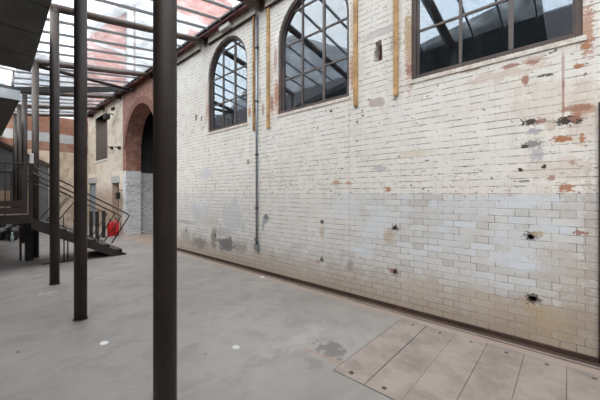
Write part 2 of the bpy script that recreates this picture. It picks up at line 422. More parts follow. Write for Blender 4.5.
def slab_material():
    t = NT('brushed_concrete_cover'); p = t.pos(); X, Y, Z = t.sep(p)
    m = t.noise(p, 3.0, 6, 0.65); f = t.noise(t.vmath('MULTIPLY', p, (60,4,1)), 1.0, 4, 0.6); g = t.noise(p, 60, 3)
    c = t.mix(t.step(m, 0.35, 0.68), (0.275,0.228,0.20), (0.185,0.152,0.134))
    c = t.mix(t.math('MULTIPLY', t.step(f, 0.5, 0.7), 0.3), c, (0.38,0.33,0.295))
    c = t.mix(t.math('MULTIPLY', t.step(g, 0.6, 0.7), 0.25), c, (0.2,0.17,0.15))
    t.bsdf(c, 0.75, 0.0, t.bump(t.math('ADD', f, g), 0.15, 0.003))
    return t.m

def glass_mirror():
    t = NT('old_window_glass'); p = t.pos()
    tr = t.n('ShaderNodeBsdfTransparent'); tr.inputs[0].default_value = (0.25,0.34,0.42,1)
    gl = t.n('ShaderNodeBsdfGlossy'); gl.inputs['Roughness'].default_value = 0.015
    gl.inputs['Color'].default_value = (0.86,0.93,1.0,1)
    nm = t.bump(t.noise(p, 1.6, 1), 0.04, 0.02); t.put(gl.inputs['Normal'], nm)
    fr = t.n('ShaderNodeFresnel'); fr.inputs['IOR'].default_value = 1.5
    fac = t.math('MULTIPLY_ADD', fr.outputs[0], 1.3, 0.27, clamp=True)
    mx = t.n('ShaderNodeMixShader'); t.put(mx.inputs[0], fac)
    t.t.links.new(tr.outputs[0], mx.inputs[1]); t.t.links.new(gl.outputs[0], mx.inputs[2])
    df = t.n('ShaderNodeBsdfDiffuse'); df.inputs[0].default_value = (0.30,0.38,0.46,1)
    dirt = t.math('MULTIPLY_ADD', t.step(t.noise(t.scale(p,(1,3,0.6)), 5, 5, 0.65), 0.5, 0.8), 0.10, 0.02)
    m2 = t.n('ShaderNodeMixShader'); t.put(m2.inputs[0], dirt)
    t.t.links.new(mx.outputs[0], m2.inputs[1]); t.t.links.new(df.outputs[0], m2.inputs[2])
    t.t.links.new(m2.outputs[0], t.out.inputs[0])
    return t.m

def glass_roof():
    t = NT('dusty_roof_glass'); p = t.pos()
    tr = t.n('ShaderNodeBsdfTransparent'); tr.inputs[0].default_value = (0.80,0.83,0.85,1)
    gl = t.n('ShaderNodeBsdfGlossy'); gl.inputs['Roughness'].default_value = 0.08
    tl = t.n('ShaderNodeBsdfTranslucent'); tl.inputs[0].default_value = (0.85,0.88,0.90,1)
    fr = t.n('ShaderNodeFresnel'); fr.inputs['IOR'].default_value = 1.45
    mx = t.n('ShaderNodeMixShader'); t.put(mx.inputs[0], t.math('MULTIPLY', fr.outputs[0], 0.6))
    t.t.links.new(tr.outputs[0], mx.inputs[1]); t.t.links.new(gl.outputs[0], mx.inputs[2])
    d = t.math('MULTIPLY_ADD', t.step(t.noise(p, 2.4, 5, 0.6), 0.4, 0.75), 0.07, 0.025)
    m2 = t.n('ShaderNodeMixShader'); t.put(m2.inputs[0], d)
    t.t.links.new(mx.outputs[0], m2.inputs[1]); t.t.links.new(tl.outputs[0], m2.inputs[2])
    t.t.links.new(m2.outputs[0], t.out.inputs[0])
    return t.m

M_WALL = wall_material(); M_FLOOR = floor_material(); M_SLAB = slab_material()
M_GLASS = glass_mirror(); M_ROOFGLASS = glass_roof(); M_END = end_wall_material()
M_STEEL = rusty('brown_painted_steel', (0.028,0.0195,0.0155), (0.11,0.052,0.032), 0.35, 0.58)
M_BEAM = rusty('brown_painted_tube', (0.085,0.058,0.047), (0.17,0.085,0.055), 0.4, 0.55)
M_RUST = rusty('rusted_angle', (0.05,0.027,0.019), (0.12,0.055,0.032), 0.6, 0.75)
M_STAIR = rusty('dark_stair_steel', (0.024,0.018,0.016), (0.07,0.035,0.024), 0.4, 0.65)
M_KICK = rusty('maroon_board', (0.045,0.024,0.020), (0.08,0.045,0.035), 0.4, 0.6)
M_MAROON = rusty('dark_red_gutter', (0.115,0.022,0.02), (0.03,0.02,0.02), 0.6, 0.45)
M_BLACK = plain('soot_black', (0.018,0.017,0.017), 0.7)
M_BAR = plain('grey_glazing_bar', (0.12,0.12,0.125), 0.5)
M_CANOPY = plain('dark_grey_sheet', (0.085,0.082,0.075), 0.65, 0.0, 0.2, 3.0, 0.1)
M_SEAM = plain('sheet_seam', (0.018,0.018,0.017), 0.7)
M_FASCIA = plain('pale_blue_grey_sheet', (0.22,0.245,0.27), 0.5, 0, 0.15, 3)
M_FRAME = rusty('brown_window_frame', (0.085,0.058,0.050), (0.20,0.12,0.09), 0.5, 0.55)
M_MUNTIN = rusty('grey_brown_muntin', (0.13,0.105,0.10), (0.25,0.19,0.16), 0.5, 0.55)
M_WOOD = plain('raw_timber', (0.50,0.30,0.13), 0.7, 0, 0.3, 7, 0.3)
M_WOODB = plain('weathered_timber', (0.38,0.22,0.10), 0.7, 0, 0.4, 7, 0.3)
M_CONDUIT = plain('galvanised_conduit', (0.27,0.30,0.33), 0.4, 0.5, 0.2, 12)
M_CREAM = plain('cream_plaster', (0.84,0.80,0.72), 0.8, 0, 0.1, 5, 0.2, 0.3, (0.74,0.67,0.57))
M_SILL = plain('white_sill_brick', (0.80,0.75,0.68), 0.6, 0, 0.15, 14, 0.2, 0.4, (0.60,0.50,0.42))
M_WHITE = plain('white_casing', (0.80,0.80,0.78), 0.4, 0, 0.04, 5)
M_REDCYL = plain('red_enamel', (0.62,0.02,0.025), 0.3, 0, 0.15, 6)
M_STONE = plain('grey_stone', (0.46,0.45,0.44), 0.8, 0, 0.2, 6, 0.2)
M_BLUE = plain('blue_grey_paint', (0.22,0.26,0.31), 0.6, 0, 0.2, 4)
M_BAG = plain('black_plastic', (0.02,0.02,0.022), 0.3, 0, 0.3, 8)
M_BOTTLE = plain('pale_green_bottle', (0.30,0.42,0.38), 0.15, 0, 0.1, 8)
M_CLAD = plain('grey_cladding', (0.13,0.13,0.135), 0.6, 0, 0.2, 2)
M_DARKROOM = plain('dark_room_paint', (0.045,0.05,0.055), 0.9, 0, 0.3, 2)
M_RED = brick_material('red_brick', (0.30,0.12,0.085), (0.21,0.085,0.065), (0.22,0.17,0.14), dirt=(0.2,0.12,0.09))
M_FARB = brick_material('weathered_far_brick', (0.52,0.36,0.26), (0.38,0.25,0.18), (0.22,0.17,0.14), dirt=(0.42,0.36,0.29))
M_OPP = brick_material('dark_brick', (0.045,0.043,0.045), (0.03,0.03,0.033), (0.05,0.05,0.05))  # plain dark tone; in the passage it stands in for shade
M_BUILD = brick_material('orange_red_brick', (0.40,0.105,0.075), (0.27,0.07,0.05), (0.3,0.2,0.17), H=0.15)
M_PALE = plain('pale_render', (0.44,0.45,0.47), 0.8, 0, 0.06, 1)
M_SLATE = plain('grey_slate', (0.25,0.255,0.27), 0.6, 0, 0.15, 3)
M_GREYB = plain('grey_render', (0.24,0.25,0.275), 0.8, 0, 0.1, 1)

# ------------------------------------------------------------------ setting
FAR = 18.2; NEAR = -4.0; LEFT = -3.2
# floor with the pit that carries the concrete covers
PIT = (2.195, 3.70, -0.625, 1.59)
fl = plate('floor', [(LEFT-6,-9),(9.0,-9),(9.0,24),(LEFT-6,24)],
           [[(PIT[0],PIT[2]),(PIT[1],PIT[2]),(PIT[1],PIT[3]),(PIT[0],PIT[3])]], flat(-0.05), 0.05, M_FLOOR)
struct(fl, 'grey worn concrete floor of the yard')
pit = MB().box((PIT[0]-.02,PIT[2]-.02,-0.30),(PIT[1]+.02,PIT[3]+.02,-0.102)).build('floor_pit', M_BLACK, fl)

# long wall
def ragged(px, py, ru, rz, n=9):
    u, z = on_wall(px, py)
    return [(u + ru*random.uniform(.7,1.15)*math.cos(2*PI*i/n), z + rz*random.uniform(.7,1.15)*math.sin(2*PI*i/n)) for i in range(n)]
ac, ar, az = ARC
outline = [(NEAR,0),(-1.25,0),(-1.25,2.44),(-0.23,2.44),(-0.23,0),(ac-ar,0),(ac-ar,az)]
for i in range(1, 28): outline.append((ac - ar*math.cos(PI*i/28), az + ar*math.sin(PI*i/28)))
outline += [(ac+ar,az),(ac+ar,0),(13.42,0),(13.42,2.06),(14.28,2.06),(14.28,0),(16.75,0),(16.75,2.12),(17.95,2.12),(17.95,0),(FAR,0),(FAR,5.62),(NEAR,5.62)]
holes = [arched(c, r, SILL, SPRING) for c, r in WIN]
holes.append([(15.0,3.16),(16.9,3.16),(16.9,5.2),(15.0,5.2)])
for px, py, ru, rz in ((322,222,.030,.030),(322,260,.030,.030),(395,228,.032,.028),(395,272,.034,.028),(531,237,.032,.03),(532.5,299,.042,.032),
                       (255,240,.035,.06),(215.5,235,.04,.07),(186,230,.04,.07),(196,118,.055,.11),(201.5,119,.04,.08),(260,95,.025,.14),
                       (248,162,.022,.03),(196,185,.03,.04),(520,170,.010,.010),(331,131,.008,.008)):
    holes.append(ragged(px, py, ru, rz))
u0, z0 = on_wall(378, 51)
holes.append([(u0-.07,z0-.15),(u0+.06,z0-.155),(u0+.062,z0+.02),(u0+.04,z0+.03),(u0+.045,z0+.14),(u0-.05,z0+.155),(u0-.065,z0+.04)])
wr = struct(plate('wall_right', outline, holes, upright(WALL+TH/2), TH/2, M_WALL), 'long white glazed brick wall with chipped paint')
# dark bed behind the missing bricks
MB().box((WALL+0.16,u0-.2,z0-.28),(WALL+0.2,u0+.2,z0+.28)).build('hole_back', M_RED, wr)
MB().box((WALL+0.14,-0.05,0.3),(WALL+0.2,8.4,2.95)).build('wall_core', M_BLACK, wr)

# end wall
wf = struct(MB().box((LEFT,FAR,0),(WALL+TH,FAR+0.4,5.30)).build('wall_far', M_END), 'far end wall of orange brick and cream render')
wl = struct(MB().box((LEFT-0.4,-4.4,0),(LEFT,FAR+0.4,6.98)).build('wall_left', M_OPP), 'dark brick wall on the opposite side of the yard')  # far length unseen, extended to block light from the left
struct(MB().box((LEFT,-4.8,0),(WALL,-4.4,6.0)).build('wall_near_shade', M_OPP), 'dark brick wall added behind the camera to shade the yard')  # unseen wall, added to cut the light on the right end
# rooms behind the long wall
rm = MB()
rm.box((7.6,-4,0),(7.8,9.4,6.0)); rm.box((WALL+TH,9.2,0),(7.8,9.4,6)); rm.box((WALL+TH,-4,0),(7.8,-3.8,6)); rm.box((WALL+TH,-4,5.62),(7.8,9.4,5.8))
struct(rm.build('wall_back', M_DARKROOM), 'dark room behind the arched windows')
pw = MB()
pw.box((WALL+TH,12.78,0),(8.5,13.0,2.45)); pw.box((WALL+TH,9.4,0),(8.5,9.58,2.45)); pw.box((8.3,9.58,0),(8.5,12.78,2.45))
pws = struct(pw.build('wall_passage', M_WALL), 'passage walls behind the brick arch')
pw = MB()
pw.box((WALL+TH,12.78,2.45),(8.5,13.0,5.6)); pw.box((WALL+TH,9.4,2.45),(8.5,9.58,5.6)); pw.box((8.3,9.58,2.45),(8.5,12.78,5.6)); pw.box((WALL+TH,9.4,5.3),(8.5,13.0,5.6))
pw.build('shaded_upper_wall', M_OPP, pws)  # passage shade put into the wall colour by the darker brick
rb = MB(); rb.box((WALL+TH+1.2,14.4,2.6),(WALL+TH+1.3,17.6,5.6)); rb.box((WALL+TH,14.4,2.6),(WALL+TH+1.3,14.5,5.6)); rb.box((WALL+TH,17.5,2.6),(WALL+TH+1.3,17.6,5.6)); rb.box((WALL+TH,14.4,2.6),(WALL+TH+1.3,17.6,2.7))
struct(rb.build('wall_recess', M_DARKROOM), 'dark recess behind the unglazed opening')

# arch ring of brick headers, slightly proud
ring = []
for i in range(37): ring.append((ac + (ar+0.0)*math.cos(PI*i/36), az + (ar+0.0)*math.sin(PI*i/36)))
for i in range(36,-1,-1): ring.append((ac + (ar+0.24)*math.cos(PI*i/36), az + (ar+0.24)*math.sin(PI*i/36)))
struct(plate('trim_1', ring, [], upright(WALL-0.01), 0.02, M_RED), 'ring of red brick round the passage arch')

# skirting: rusted channel along the foot of the wall
sk = MB(); sk.box((WALL-0.03,-0.23,0),(WALL-0.001,ac-ar,0.055)); sk.box((WALL-0.12,-0.23,0),(WALL-0.03,ac-ar,0.012))
struct(sk.build('baseboard_right', M_RUST), 'rusted steel channel along the foot of the brick wall')
kb = MB().box((WALL-0.15,-0.23,0.0),(WALL-0.122,ac-ar,0.016)).build('channel_lip', M_SLAB, bpy.data.objects['baseboard_right'])

# eaves: gutter, cream band and its angle
def roof_z(v): return 4.861 + 0.175*v      # plane of the glass
gt = MB(); gt.box((WALL-0.20,-4,5.465),(WALL-0.10,FAR,5.53)); gt.box((WALL-0.10,-4,5.50),(WALL-0.0,FAR,5.62))
struct(gt.build('trim_2', M_MAROON), 'dark red gutter where glass roof meets the wall')
MB().box((WALL-0.235,-4,5.52),(WALL-0.20,FAR,5.575)).build('gutter_lip', M_BLACK, bpy.data.objects['trim_2'])
cb = MB()
BAND = [(-0.3,1.80),(2.05,4.50),(4.80,6.62),(7.05,9.3)]
for a, b in BAND: cb.box((WALL-0.045,a,5.322),(WALL-0.001,b,5.50))
tb = struct(cb.build('trim_3', M_CREAM), 'cream band under the gutter')
ang = MB()
for a, b in BAND: ang.box((WALL-0.06,a,5.302),(WALL-0.001,b,5.322))
ang.build('steel_angle', M_RUST, tb)

# windows
for k, (c, r) in enumerate(WIN):
    W = empty('window_%d' % (k+1), (WALL+0.07, c, SILL), None, None); W['kind'] = 'structure'
    W['label'] = ['arched window farthest along the brick wall', 'arched window in the middle of the brick wall', 'large window at the top right of the brick wall'][k]
    fo = arched(c, r, SILL, SPRING, 28); fi = arched(c, r-0.055, SILL+0.06, SPRING, 28)
    plate('window_frame', fo, [fi], upright(WALL+0.075), 0.045, M_FRAME, W)
    fi2 = arched(c, r-0.075, SILL+0.08, SPRING, 28)
    plate('inner_frame', arched(c, r-0.05, SILL+0.055, SPRING, 28), [fi2], upright(WALL+0.10), 0.03, M_MUNTIN, W)
    # glazing bars
    w3 = 2*(r-0.07)/3
    for i, wd in ((1,0.045),(2,0.032)):
        y = c - (r-0.07) + w3*i
        top = SPRING + math.sqrt((r-0.07)**2 - (y-c)**2)
        MB().box((WALL+0.075,y-wd/2,SILL+0.09),(WALL+0.115,y+wd/2,top)).build('mullion', M_MUNTIN, W)
    for z in (3.80, 4.44, 5.02):
        h = r-0.07 if z <= SPRING else math.sqrt((r-0.07)**2 - (z-SPRING)**2)
        MB().box((WALL+0.08,c-h,z-0.014),(WALL+0.112,c+h,z+0.014)).build('glazing_bar', M_MUNTIN, W)
    plate('pane', arched(c, r-0.06, SILL+0.06, SPRING, 28), [], upright(WALL+0.096), 0.002, M_GLASS, W)
    sb = MB(); n = int(round((2*r+0.06)/0.082)); y = c-r-0.03
    for i in range(n):
        sb.box((WALL-0.012,y+0.003,SILL-0.05),(WALL+0.07,y+0.079,SILL+0.004), 0.004); y += (2*r+0.06)/n
    sb.build('sill', M_SILL, W)
# unglazed opening: timber lintel and post
W = empty('window_4', (WALL, 15.95, 3.16), None, None); W['kind'] = 'structure'; W['label'] = 'dark unglazed opening in the plastered wall beyond the arch'
MB().box((WALL+0.02,14.96,5.2),(WALL+0.5,16.94,5.28)).build('lintel', M_KICK, W)
MB().box((WALL-0.015,14.93,3.16),(WALL+0.12,15.0,5.3)).build('jamb', M_RED, W)
MB().box((WALL-0.02,14.95,3.08),(WALL+0.3,16.95,3.16)).build('sill', M_CREAM, W)
# doors
D = empty('door_1', (WALL, -0.74, 0), None, None); D['kind'] = 'structure'; D['label'] = 'dark brown door at the right end of the brick wall'
df = MB(); df.box((WALL-0.03,-0.30,0),(WALL+0.12,-0.212,2.46)); df.box((WALL-0.04,-1.26,0),(WALL+0.12,-1.18,2.46)); df.box((WALL-0.04,-1.26,2.38),(WALL+0.12,-0.212,2.46))
df.build('door_frame', M_RUST, D)
dl = MB(); dl.box((WALL+0.05,-1.18,0.01),(WALL+0.09,-0.30,2.38)); dl.build('door_leaf', M_STEEL, D)
D = empty('door_2', (WALL, 13.85, 0), None, None); D['kind'] = 'structure'; D['label'] = 'brick filled doorway in the plastered wall left of the arch'
MB().box((WALL+0.22,13.42,0),(WALL+0.35,14.28,2.06)).build('brick_infill', M_RED, D)
MB().box((WALL-0.02,13.3,2.06),(WALL+0.2,14.4,2.34)).build('lintel', M_STONE, D)
D = empty('door_3', (WALL, 17.35, 0), None, None); D['kind'] = 'structure'; D['label'] = 'blue grey door at the far end of the plastered wall'
MB().box((WALL+0.06,16.75,0.01),(WALL+0.12,17.95,2.12)).build('door_leaf', M_BLUE, D)
MB().box((WALL-0.02,16.62,2.12),(WALL+0.2,18.05,2.4)).build('lintel', M_STONE, D)

# ------------------------------------------------------------------ glass roof
roof = empty('ceiling', (0.85, 7, roof_z(0.85)), None, None); roof['kind'] = 'structure'; roof['label'] = 'sloping glass roof on thin grey glazing bars'
bars = []
y = 6.33
while y > -3.6: bars.append(y); y -= 0.535
y = 6.33 + 0.635
while y < FAR: bars.append(y); y += 0.635
bars.sort()
V0, V1 = 0.80, WALL-0.12
for b in bars:
    MB().bar((V0,b,roof_z(V0)),(V1,b,roof_z(V1)),0.030,0.05).build('glazing_bar', M_BAR, roof)
ends = [-3.9] + bars + [FAR]
for a, b in zip(ends, ends[1:]):
    z = 0.034
    MB().prism([(V0,roof_z(V0)+z),(V1,roof_z(V1)+z),(V1,roof_z(V1)+z+0.006),(V0,roof_z(V0)+z+0.006)], lambda q, d: (q[0], d, q[1]), a+0.004, b-0.004).build('glass_pane', M_ROOFGLASS, roof)

# ------------------------------------------------------------------ columns and rafters
R = 0.070
cols = [(0.828,1.912),(0.931,4.631),(0.983,6.775),(1.07,9.977),(1.15,13.2),(1.20,15.45),(1.22,17.3)]
cl = ['thick dark brown steel column nearest, crossing the whole picture height',
      'dark brown steel column second from the camera, foot clear on the concrete',
      'steel column third from the camera, elbow joint to a roof tube at its head',
      'steel column fourth from the camera, beside the top of the steel stairs',
      'thin looking distant steel column beyond the stair landing, fifth from the camera',
      'distant steel column in front of the grey gable, sixth from the camera',
      'farthest steel column, partly behind the overhead landing']
rl = ['roof tube over the camera from the nearest column to the wall',
      'roof tube meeting the wall right of the farthest arched window',
      'roof tube meeting the wall left of the farthest arched window',
      'roof tube passing above the red brick arch',
      'roof tube meeting the plastered wall left of the arch',
      'thin distant roof tube crossing above the unglazed opening',
      'farthest roof tube before the end wall']
TOPZ = 4.907
for (v, u), a, b in zip(cols, cl, rl):
    c = empty('steel_column', (v,u,0), a, 'column', 'round steel columns in a row')
    MB().tube([(v,u,0),(v,u,TOPZ)], R, 28).build('shaft', M_STEEL, c)
    MB().tube([(v,u,0),(v,u,0.012)], R+0.012, 28).build('weld_collar', M_RUST, c)
    MB().tube([(v,u,TOPZ-0.09),(v,u,TOPZ-0.085)], R+0.003, 28).build('weld_seam', M_RUST, c)
    zb = lambda q: TOPZ + 0.175*(q-0.95)
    r = empty('roof_tube', (v,u,TOPZ), b, 'roof beam', 'roof tubes from the columns to the wall')
    MB().tube([(v-0.07,u,zb(v-0.07)),(WALL-0.02,u,zb(WALL-0.02))], R, 24).build('tube', M_BEAM, r)
    MB().tube([(WALL-0.035,u,zb(WALL-0.035)),(WALL-0.004,u,zb(WALL-0.004))], R+0.045, 24).build('wall_flange', M_BEAM, r)
br = empty('wind_brace', (1.07,9.98,4.9), 'diagonal steel tube bracing the roof above the brick arch', 'brace')
MB().tube([(1.10,10.02,4.86),(WALL-0.03,11.85,5.40)], 0.05, 16).build('tube', M_STEEL, br)
hb = empty('header_beam', (0.9,13.0,4.97), 'dark steel header beam with glazed uprights above the overhead landing', 'beam')
MB().bar((-2.6,13.0,5.0),(0.93,13.0,4.92),0.10,0.13).build('beam', M_BLACK, hb)
wb = empty('wind_brace', (0.95,13.0,4.92), 'dark flat steel brace crossing under the glass roof behind the columns', 'brace')
MB().bar((0.95,12.98,4.90),(WALL-0.06,11.72,5.40),0.10,0.17).build('bar', M_BLACK, wb)
MB().bar((-2.6,13.0,5.6),(0.9,13.0,5.5),0.05,0.05).build('top_rail', M_BAR, hb)
for v, top in ((-0.75,5.55),(0.05,5.52),(0.86,5.5)):
    MB().bar((v,13.0,4.97),(v+0.02,13.0,top),0.05,0.05).build('upright', M_BLACK, hb)

# ------------------------------------------------------------------ overhead canopy and landing at left
cp = empty('sloping_canopy', (0.8,6,4.5), 'dark grey sloping sheet canopy overhead at top left', 'canopy')
def cz(u): return 4.57 - (u-5.82)*0.166
VE = 0.82
us = [0.4,1.2,2.0,2.8,3.6,4.42,5.24,6.06,6.88,7.70,8.35]  # nearest panels unseen, extended to darken the left of the yard
for a, b in zip(us, us[1:]):
    MB().prism([(a+.012,cz(a+.012)),(b-.012,cz(b-.012)),(b-.012,cz(b-.012)+0.10),(a+.012,cz(a+.012)+0.10)], lambda q, d: (d, q[0], q[1]), -3.1, VE).build('sheet_panel', M_CANOPY, cp)
MB().prism([(us[0],cz(us[0])+.02),(us[-1],cz(us[-1])+.02),(us[-1],cz(us[-1])+0.16),(us[0],cz(us[0])+0.16)], lambda q, d: (d, q[0], q[1]), -3.1, VE-0.03).build('backing', M_SEAM, cp)
ul = empty('overhead_landing', (0.6,12,4.1), 'overhead landing slab with pale fascia beneath the canopy at far left', 'landing')
MB().box((-3.1,10.86,4.09),(0.85,18.1,4.27)).build('slab', M_CANOPY, ul)
MB().box((-3.1,10.80,4.085),(0.86,10.86,4.34)).build('fascia', M_FASCIA, ul)

# ------------------------------------------------------------------ steel stair and landing
U0, U1 = 8.70, 9.90
def sz(v): return 1.10 - (v-0.86)*(1.06/1.83)      # top line of the stringers
st = empty('steel_staircase', (2.0,9.3,0), 'short dark steel staircase descending towards the brick wall', 'staircase')
def rail(u):
    h = MB(); tip = (2.82,u,1.04)
    h.tube([(0.86,u,2.22),(2.78,u,1.065),(2.82,u,1.02),(2.40,u,0.33)], 0.017, 10)
    o = h.build('handrail', M_STAIR, st)
    g = MB(); g.tube([(0.86,u,2.07),(2.62,u,1.02)], 0.013, 8); g.tube([(2.62,u,1.02),(2.24,u,0.40)], 0.013, 8)
    g.build('lower_rail', M_STAIR, o)
    q = MB(); q.tube([(0.86,u,1.95),(1.56,u,1.56),(1.16,u,0.98)], 0.012, 8); q.tube([(1.70,u,1.52),(1.28,u,0.92)], 0.012, 8)
    q.tube([(1.28,u,0.92),(2.24,u,0.40)], 0.012, 8)
    q.build('infill_frame', M_STAIR, o)
    for v in (1.62,2.10):
        MB().tube([(v,u,sz(v)),(v,u,sz(v)+0.35)], 0.012, 8).build('post', M_STAIR, o)
for u in (U0, U1):
    MB().prism([(0.86,sz(0.86)),(2.70,sz(2.70)),(2.70,0.0),(2.42,0.0),(0.86,sz(0.86)-0.26)], lambda q, d: (q[0], d, q[1]), u-0.02, u+0.02).build('stringer', M_STAIR, st)
    rail(u)
for i in range(6):
    v = 1.06 + i*0.29; z = 1.10 - (i+1)*0.157
    tr_ = MB().box((v-0.15,U0+0.02,z-0.04),(v+0.14,U1-0.02,z)).build('tread', M_STAIR, st)
    MB().box((v+0.125,U0+0.02,max(0.0,z-0.157)),(v+0.14,U1-0.02,z-0.04)).build('added_riser', M_STAIR, tr_)  # plates added to block light under the stair
for u in (U0+0.1, U1-0.1):
    for v in (1.45, 1.52):
        MB().tube([(v,u,0),(v,u,sz(v)-0.1)], 0.014, 8).build('prop', M_STAIR, st)
MB().box((1.05,U0+0.08,0),(1.9,U0+0.1,0.03)).build('base_bar', M_STAIR, st)
MB().box((2.40,U0-0.03,0.0),(2.74,U1+0.03,0.03)).build('foot_plate', M_STAIR, st)

ld = empty('stair_landing', (0.2,9.3,0), 'raised steel landing with guard rail at left behind the columns', 'landing')
MB().box((-2.4,U0,1.10),(0.835,12.4,1.15)).build('deck', M_STAIR, ld)  # back part of the deck added to deepen the shadow beneath
MB().box((-2.4,U0-0.01,0.97),(0.855,U0+0.05,1.12)).build('edge_beam', M_STAIR, ld)
MB().box((-2.4,12.35,0.97),(0.835,12.4,1.12)).build('edge_beam', M_STAIR, ld)
MB().box((-2.4,U0+0.0,1.18),(0.80,U0+0.03,1.31)).build('kick_board', M_KICK, ld)
MB().box((-2.4,U0+0.0,1.34),(0.80,U0+0.03,1.46)).build('kick_board', M_KICK, ld)
gr = MB().tube([(-2.4,U0,2.25),(0.86,U0,2.25)], 0.02, 10).build('guard_rail', M_STAIR, ld)
for i in range(12):
    v = 0.72 - i*0.26
    MB().tube([(v,U0+0.01,1.15),(v,U0+0.01,2.25)], 0.009, 8).build('baluster', M_STAIR, gr)
MB().tube([(-2.4,12.38,2.25),(0.80,12.38,2.25),(0.80,U1,2.25)], 0.02, 10).build('guard_rail', M_STAIR, ld)
MB().box((0.76,12.3,1.0),(0.82,12.38,2.27)).build('corner_post', M_STAIR, ld)
MB().box((0.26,12.3,0),(0.34,12.38,1.0)).build('support_leg', M_STAIR, ld)
for u in (U0, U1):
    MB().box((0.82,u-0.035,0.97),(0.89,u+0.035,2.27)).build('corner_post', M_STAIR, ld)
MB().box((0.85,9.56,0),(0.99,9.74,0.98)).build('support_leg', M_BLACK, ld)
MB().box((0.76,9.76,0),(0.80,9.80,0.98)).build('support_leg', M_RUST, ld)
MB().box((-2.2,9.6,0),(-2.0,9.8,1.0)).build('support_leg', M_BLACK, ld)
pl = empty('white_plate', (0.86,U0,2.27), 'small bright white plate fixed on top of the landing corner post', 'plate')
MB().box((0.84,U0-0.006,2.27),(0.905,U0+0.006,2.49), 0.004).build('panel', M_WHITE, pl)
MB().box((0.87,U0+0.006,2.27),(0.89,U0+0.02,2.42)).build('stem', M_STEEL, pl)

# low posts behind the stair
for i, (px, py) in enumerate(((91,238.5),(97,238),(103.5,237.5))):
    x, y = on_floor(px, py)
    p = empty('steel_bollard', (x,y,0), ['brown steel bollard behind the stair, nearest the steel column', 'brown steel bollard behind the stair, middle one of three', 'brown steel bollard behind the stair, nearest the red extinguishers'][i], 'bollard', 'three bollards behind the stair')
    MB().box((x-0.05,y-0.05,0),(x+0.05,y+0.05,0.98),0.008).build('post', M_STAIR, p)
    MB().box((x-0.07,y-0.07,0),(x+0.07,y+0.07,0.015)).build('base_plate', M_RUST, p)

# ------------------------------------------------------------------ things on the long wall
for u, zb_, mt, lab in ((4.87,2.92,M_WOODB,'weathered timber batten left of the grey conduit, below the gutter'),
                        (4.42,2.91,M_WOOD,'raw timber batten between the grey conduit and the middle arched window'),
                        (2.42,2.95,M_WOOD,'raw timber batten just right of the middle arched window'),
                        (1.775,2.965,M_WOOD,'raw timber batten left of the large top right window')):
    w = 0.032 if mt is M_WOOD else 0.022
    b = empty('timber_batten', (WALL-0.02,u,zb_), lab, 'batten', 'timber battens nailed to the wall')
    MB().box((WALL-0.042,u-w,zb_),(WALL-0.001,u+w,5.30),0.003).build('board', mt, b)
    for z in (3.1,3.7,4.3,4.9): MB().tube([(WALL-0.047,u,z),(WALL-0.041,u,z)], 0.007, 8).build('nail_head', M_STEEL, b)
u = 4.765
cd = empty('electrical_conduit', (WALL-0.03,u,0.46), 'grey steel conduit running down the white wall to a socket box', 'conduit')
MB().tube([(WALL-0.03,u,0.55),(WALL-0.03,u,5.28)], 0.022, 14).build('pipe', M_CONDUIT, cd)
MB().box((WALL-0.07,u-0.055,0.44),(WALL-0.001,u+0.045,0.56),0.008).build('socket_box', M_CONDUIT, cd)
MB().tube([(WALL-0.03,u,0.56),(WALL-0.03,u,0.61)], 0.032, 14).build('gland', M_STEEL, cd)
for z in (1.3,2.4,3.5,4.6):
    MB().box((WALL-0.056,u-0.035,z),(WALL-0.001,u+0.035,z+0.025)).build('saddle_clip', M_STEEL, cd)
uu, zz = on_wall(229, 19)
lf = empty('bulkhead_light', (WALL-0.1,uu,5.43), 'small white box light fixed under the dark red gutter', 'light')
MB().box((WALL-0.15,uu-0.19,5.365),(WALL-0.05,uu+0.19,5.455),0.008).build('casing', M_WHITE, lf)
MB().box((WALL-0.14,uu-0.18,5.352),(WALL-0.06,uu+0.18,5.366)).build('diffuser', M_CREAM, lf)
# camera/lamp fittings on the plaster
for px, py, lab, s in ((113.5,117,'black floodlight on the plastered wall left of the brick arch',1.0),(117,109,'smaller black lamp above the floodlight on the plastered wall',0.6)):
    uu, zz = on_wall(px, py)
    f = empty('floodlight', (WALL,uu,zz), lab, 'lamp')
    MB().tube([(WALL-0.001,uu,zz+0.1*s),(WALL-0.16*s,uu,zz+0.12*s),(WALL-0.22*s,uu,zz)], 0.025*s, 8).build('bracket', M_STEEL, f)
    MB().box((WALL-0.34*s,uu-0.16*s,zz-0.14*s),(WALL-0.16*s,uu+0.16*s,zz+0.05*s),0.02).build('lamp_head', M_BLACK, f)
for px, py, lab in ((113,148,'small rusty bracket on the plaster below the floodlight'),(120.5,148,'rusty iron bracket at the edge of the brick arch pier')):
    uu, zz = on_wall(px, py)
    f = empty('iron_bracket', (WALL,uu,zz), lab, 'bracket')
    MB().box((WALL-0.09,uu-0.05,zz-0.06),(WALL-0.001,uu+0.05,zz+0.06)).build('block', M_RUST, f)
    MB().tube([(WALL-0.085,uu,zz),(WALL-0.20,uu,zz+0.03)], 0.02, 8).build('hook', M_STEEL, f)
uu, zz = on_wall(122.5, 195)
f = empty('wall_lantern', (WALL,uu,zz), 'black wall lantern hanging beside the white pier of the arch', 'lamp')
MB().tube([(WALL-0.001,uu,zz+0.18),(WALL-0.14,uu,zz+0.20),(WALL-0.16,uu,zz+0.10)], 0.015, 8).build('bracket', M_BLACK, f)
MB().box((WALL-0.23,uu-0.07,zz-0.16),(WALL-0.09,uu+0.07,zz+0.10),0.02).build('lantern_body', M_BLACK, f)

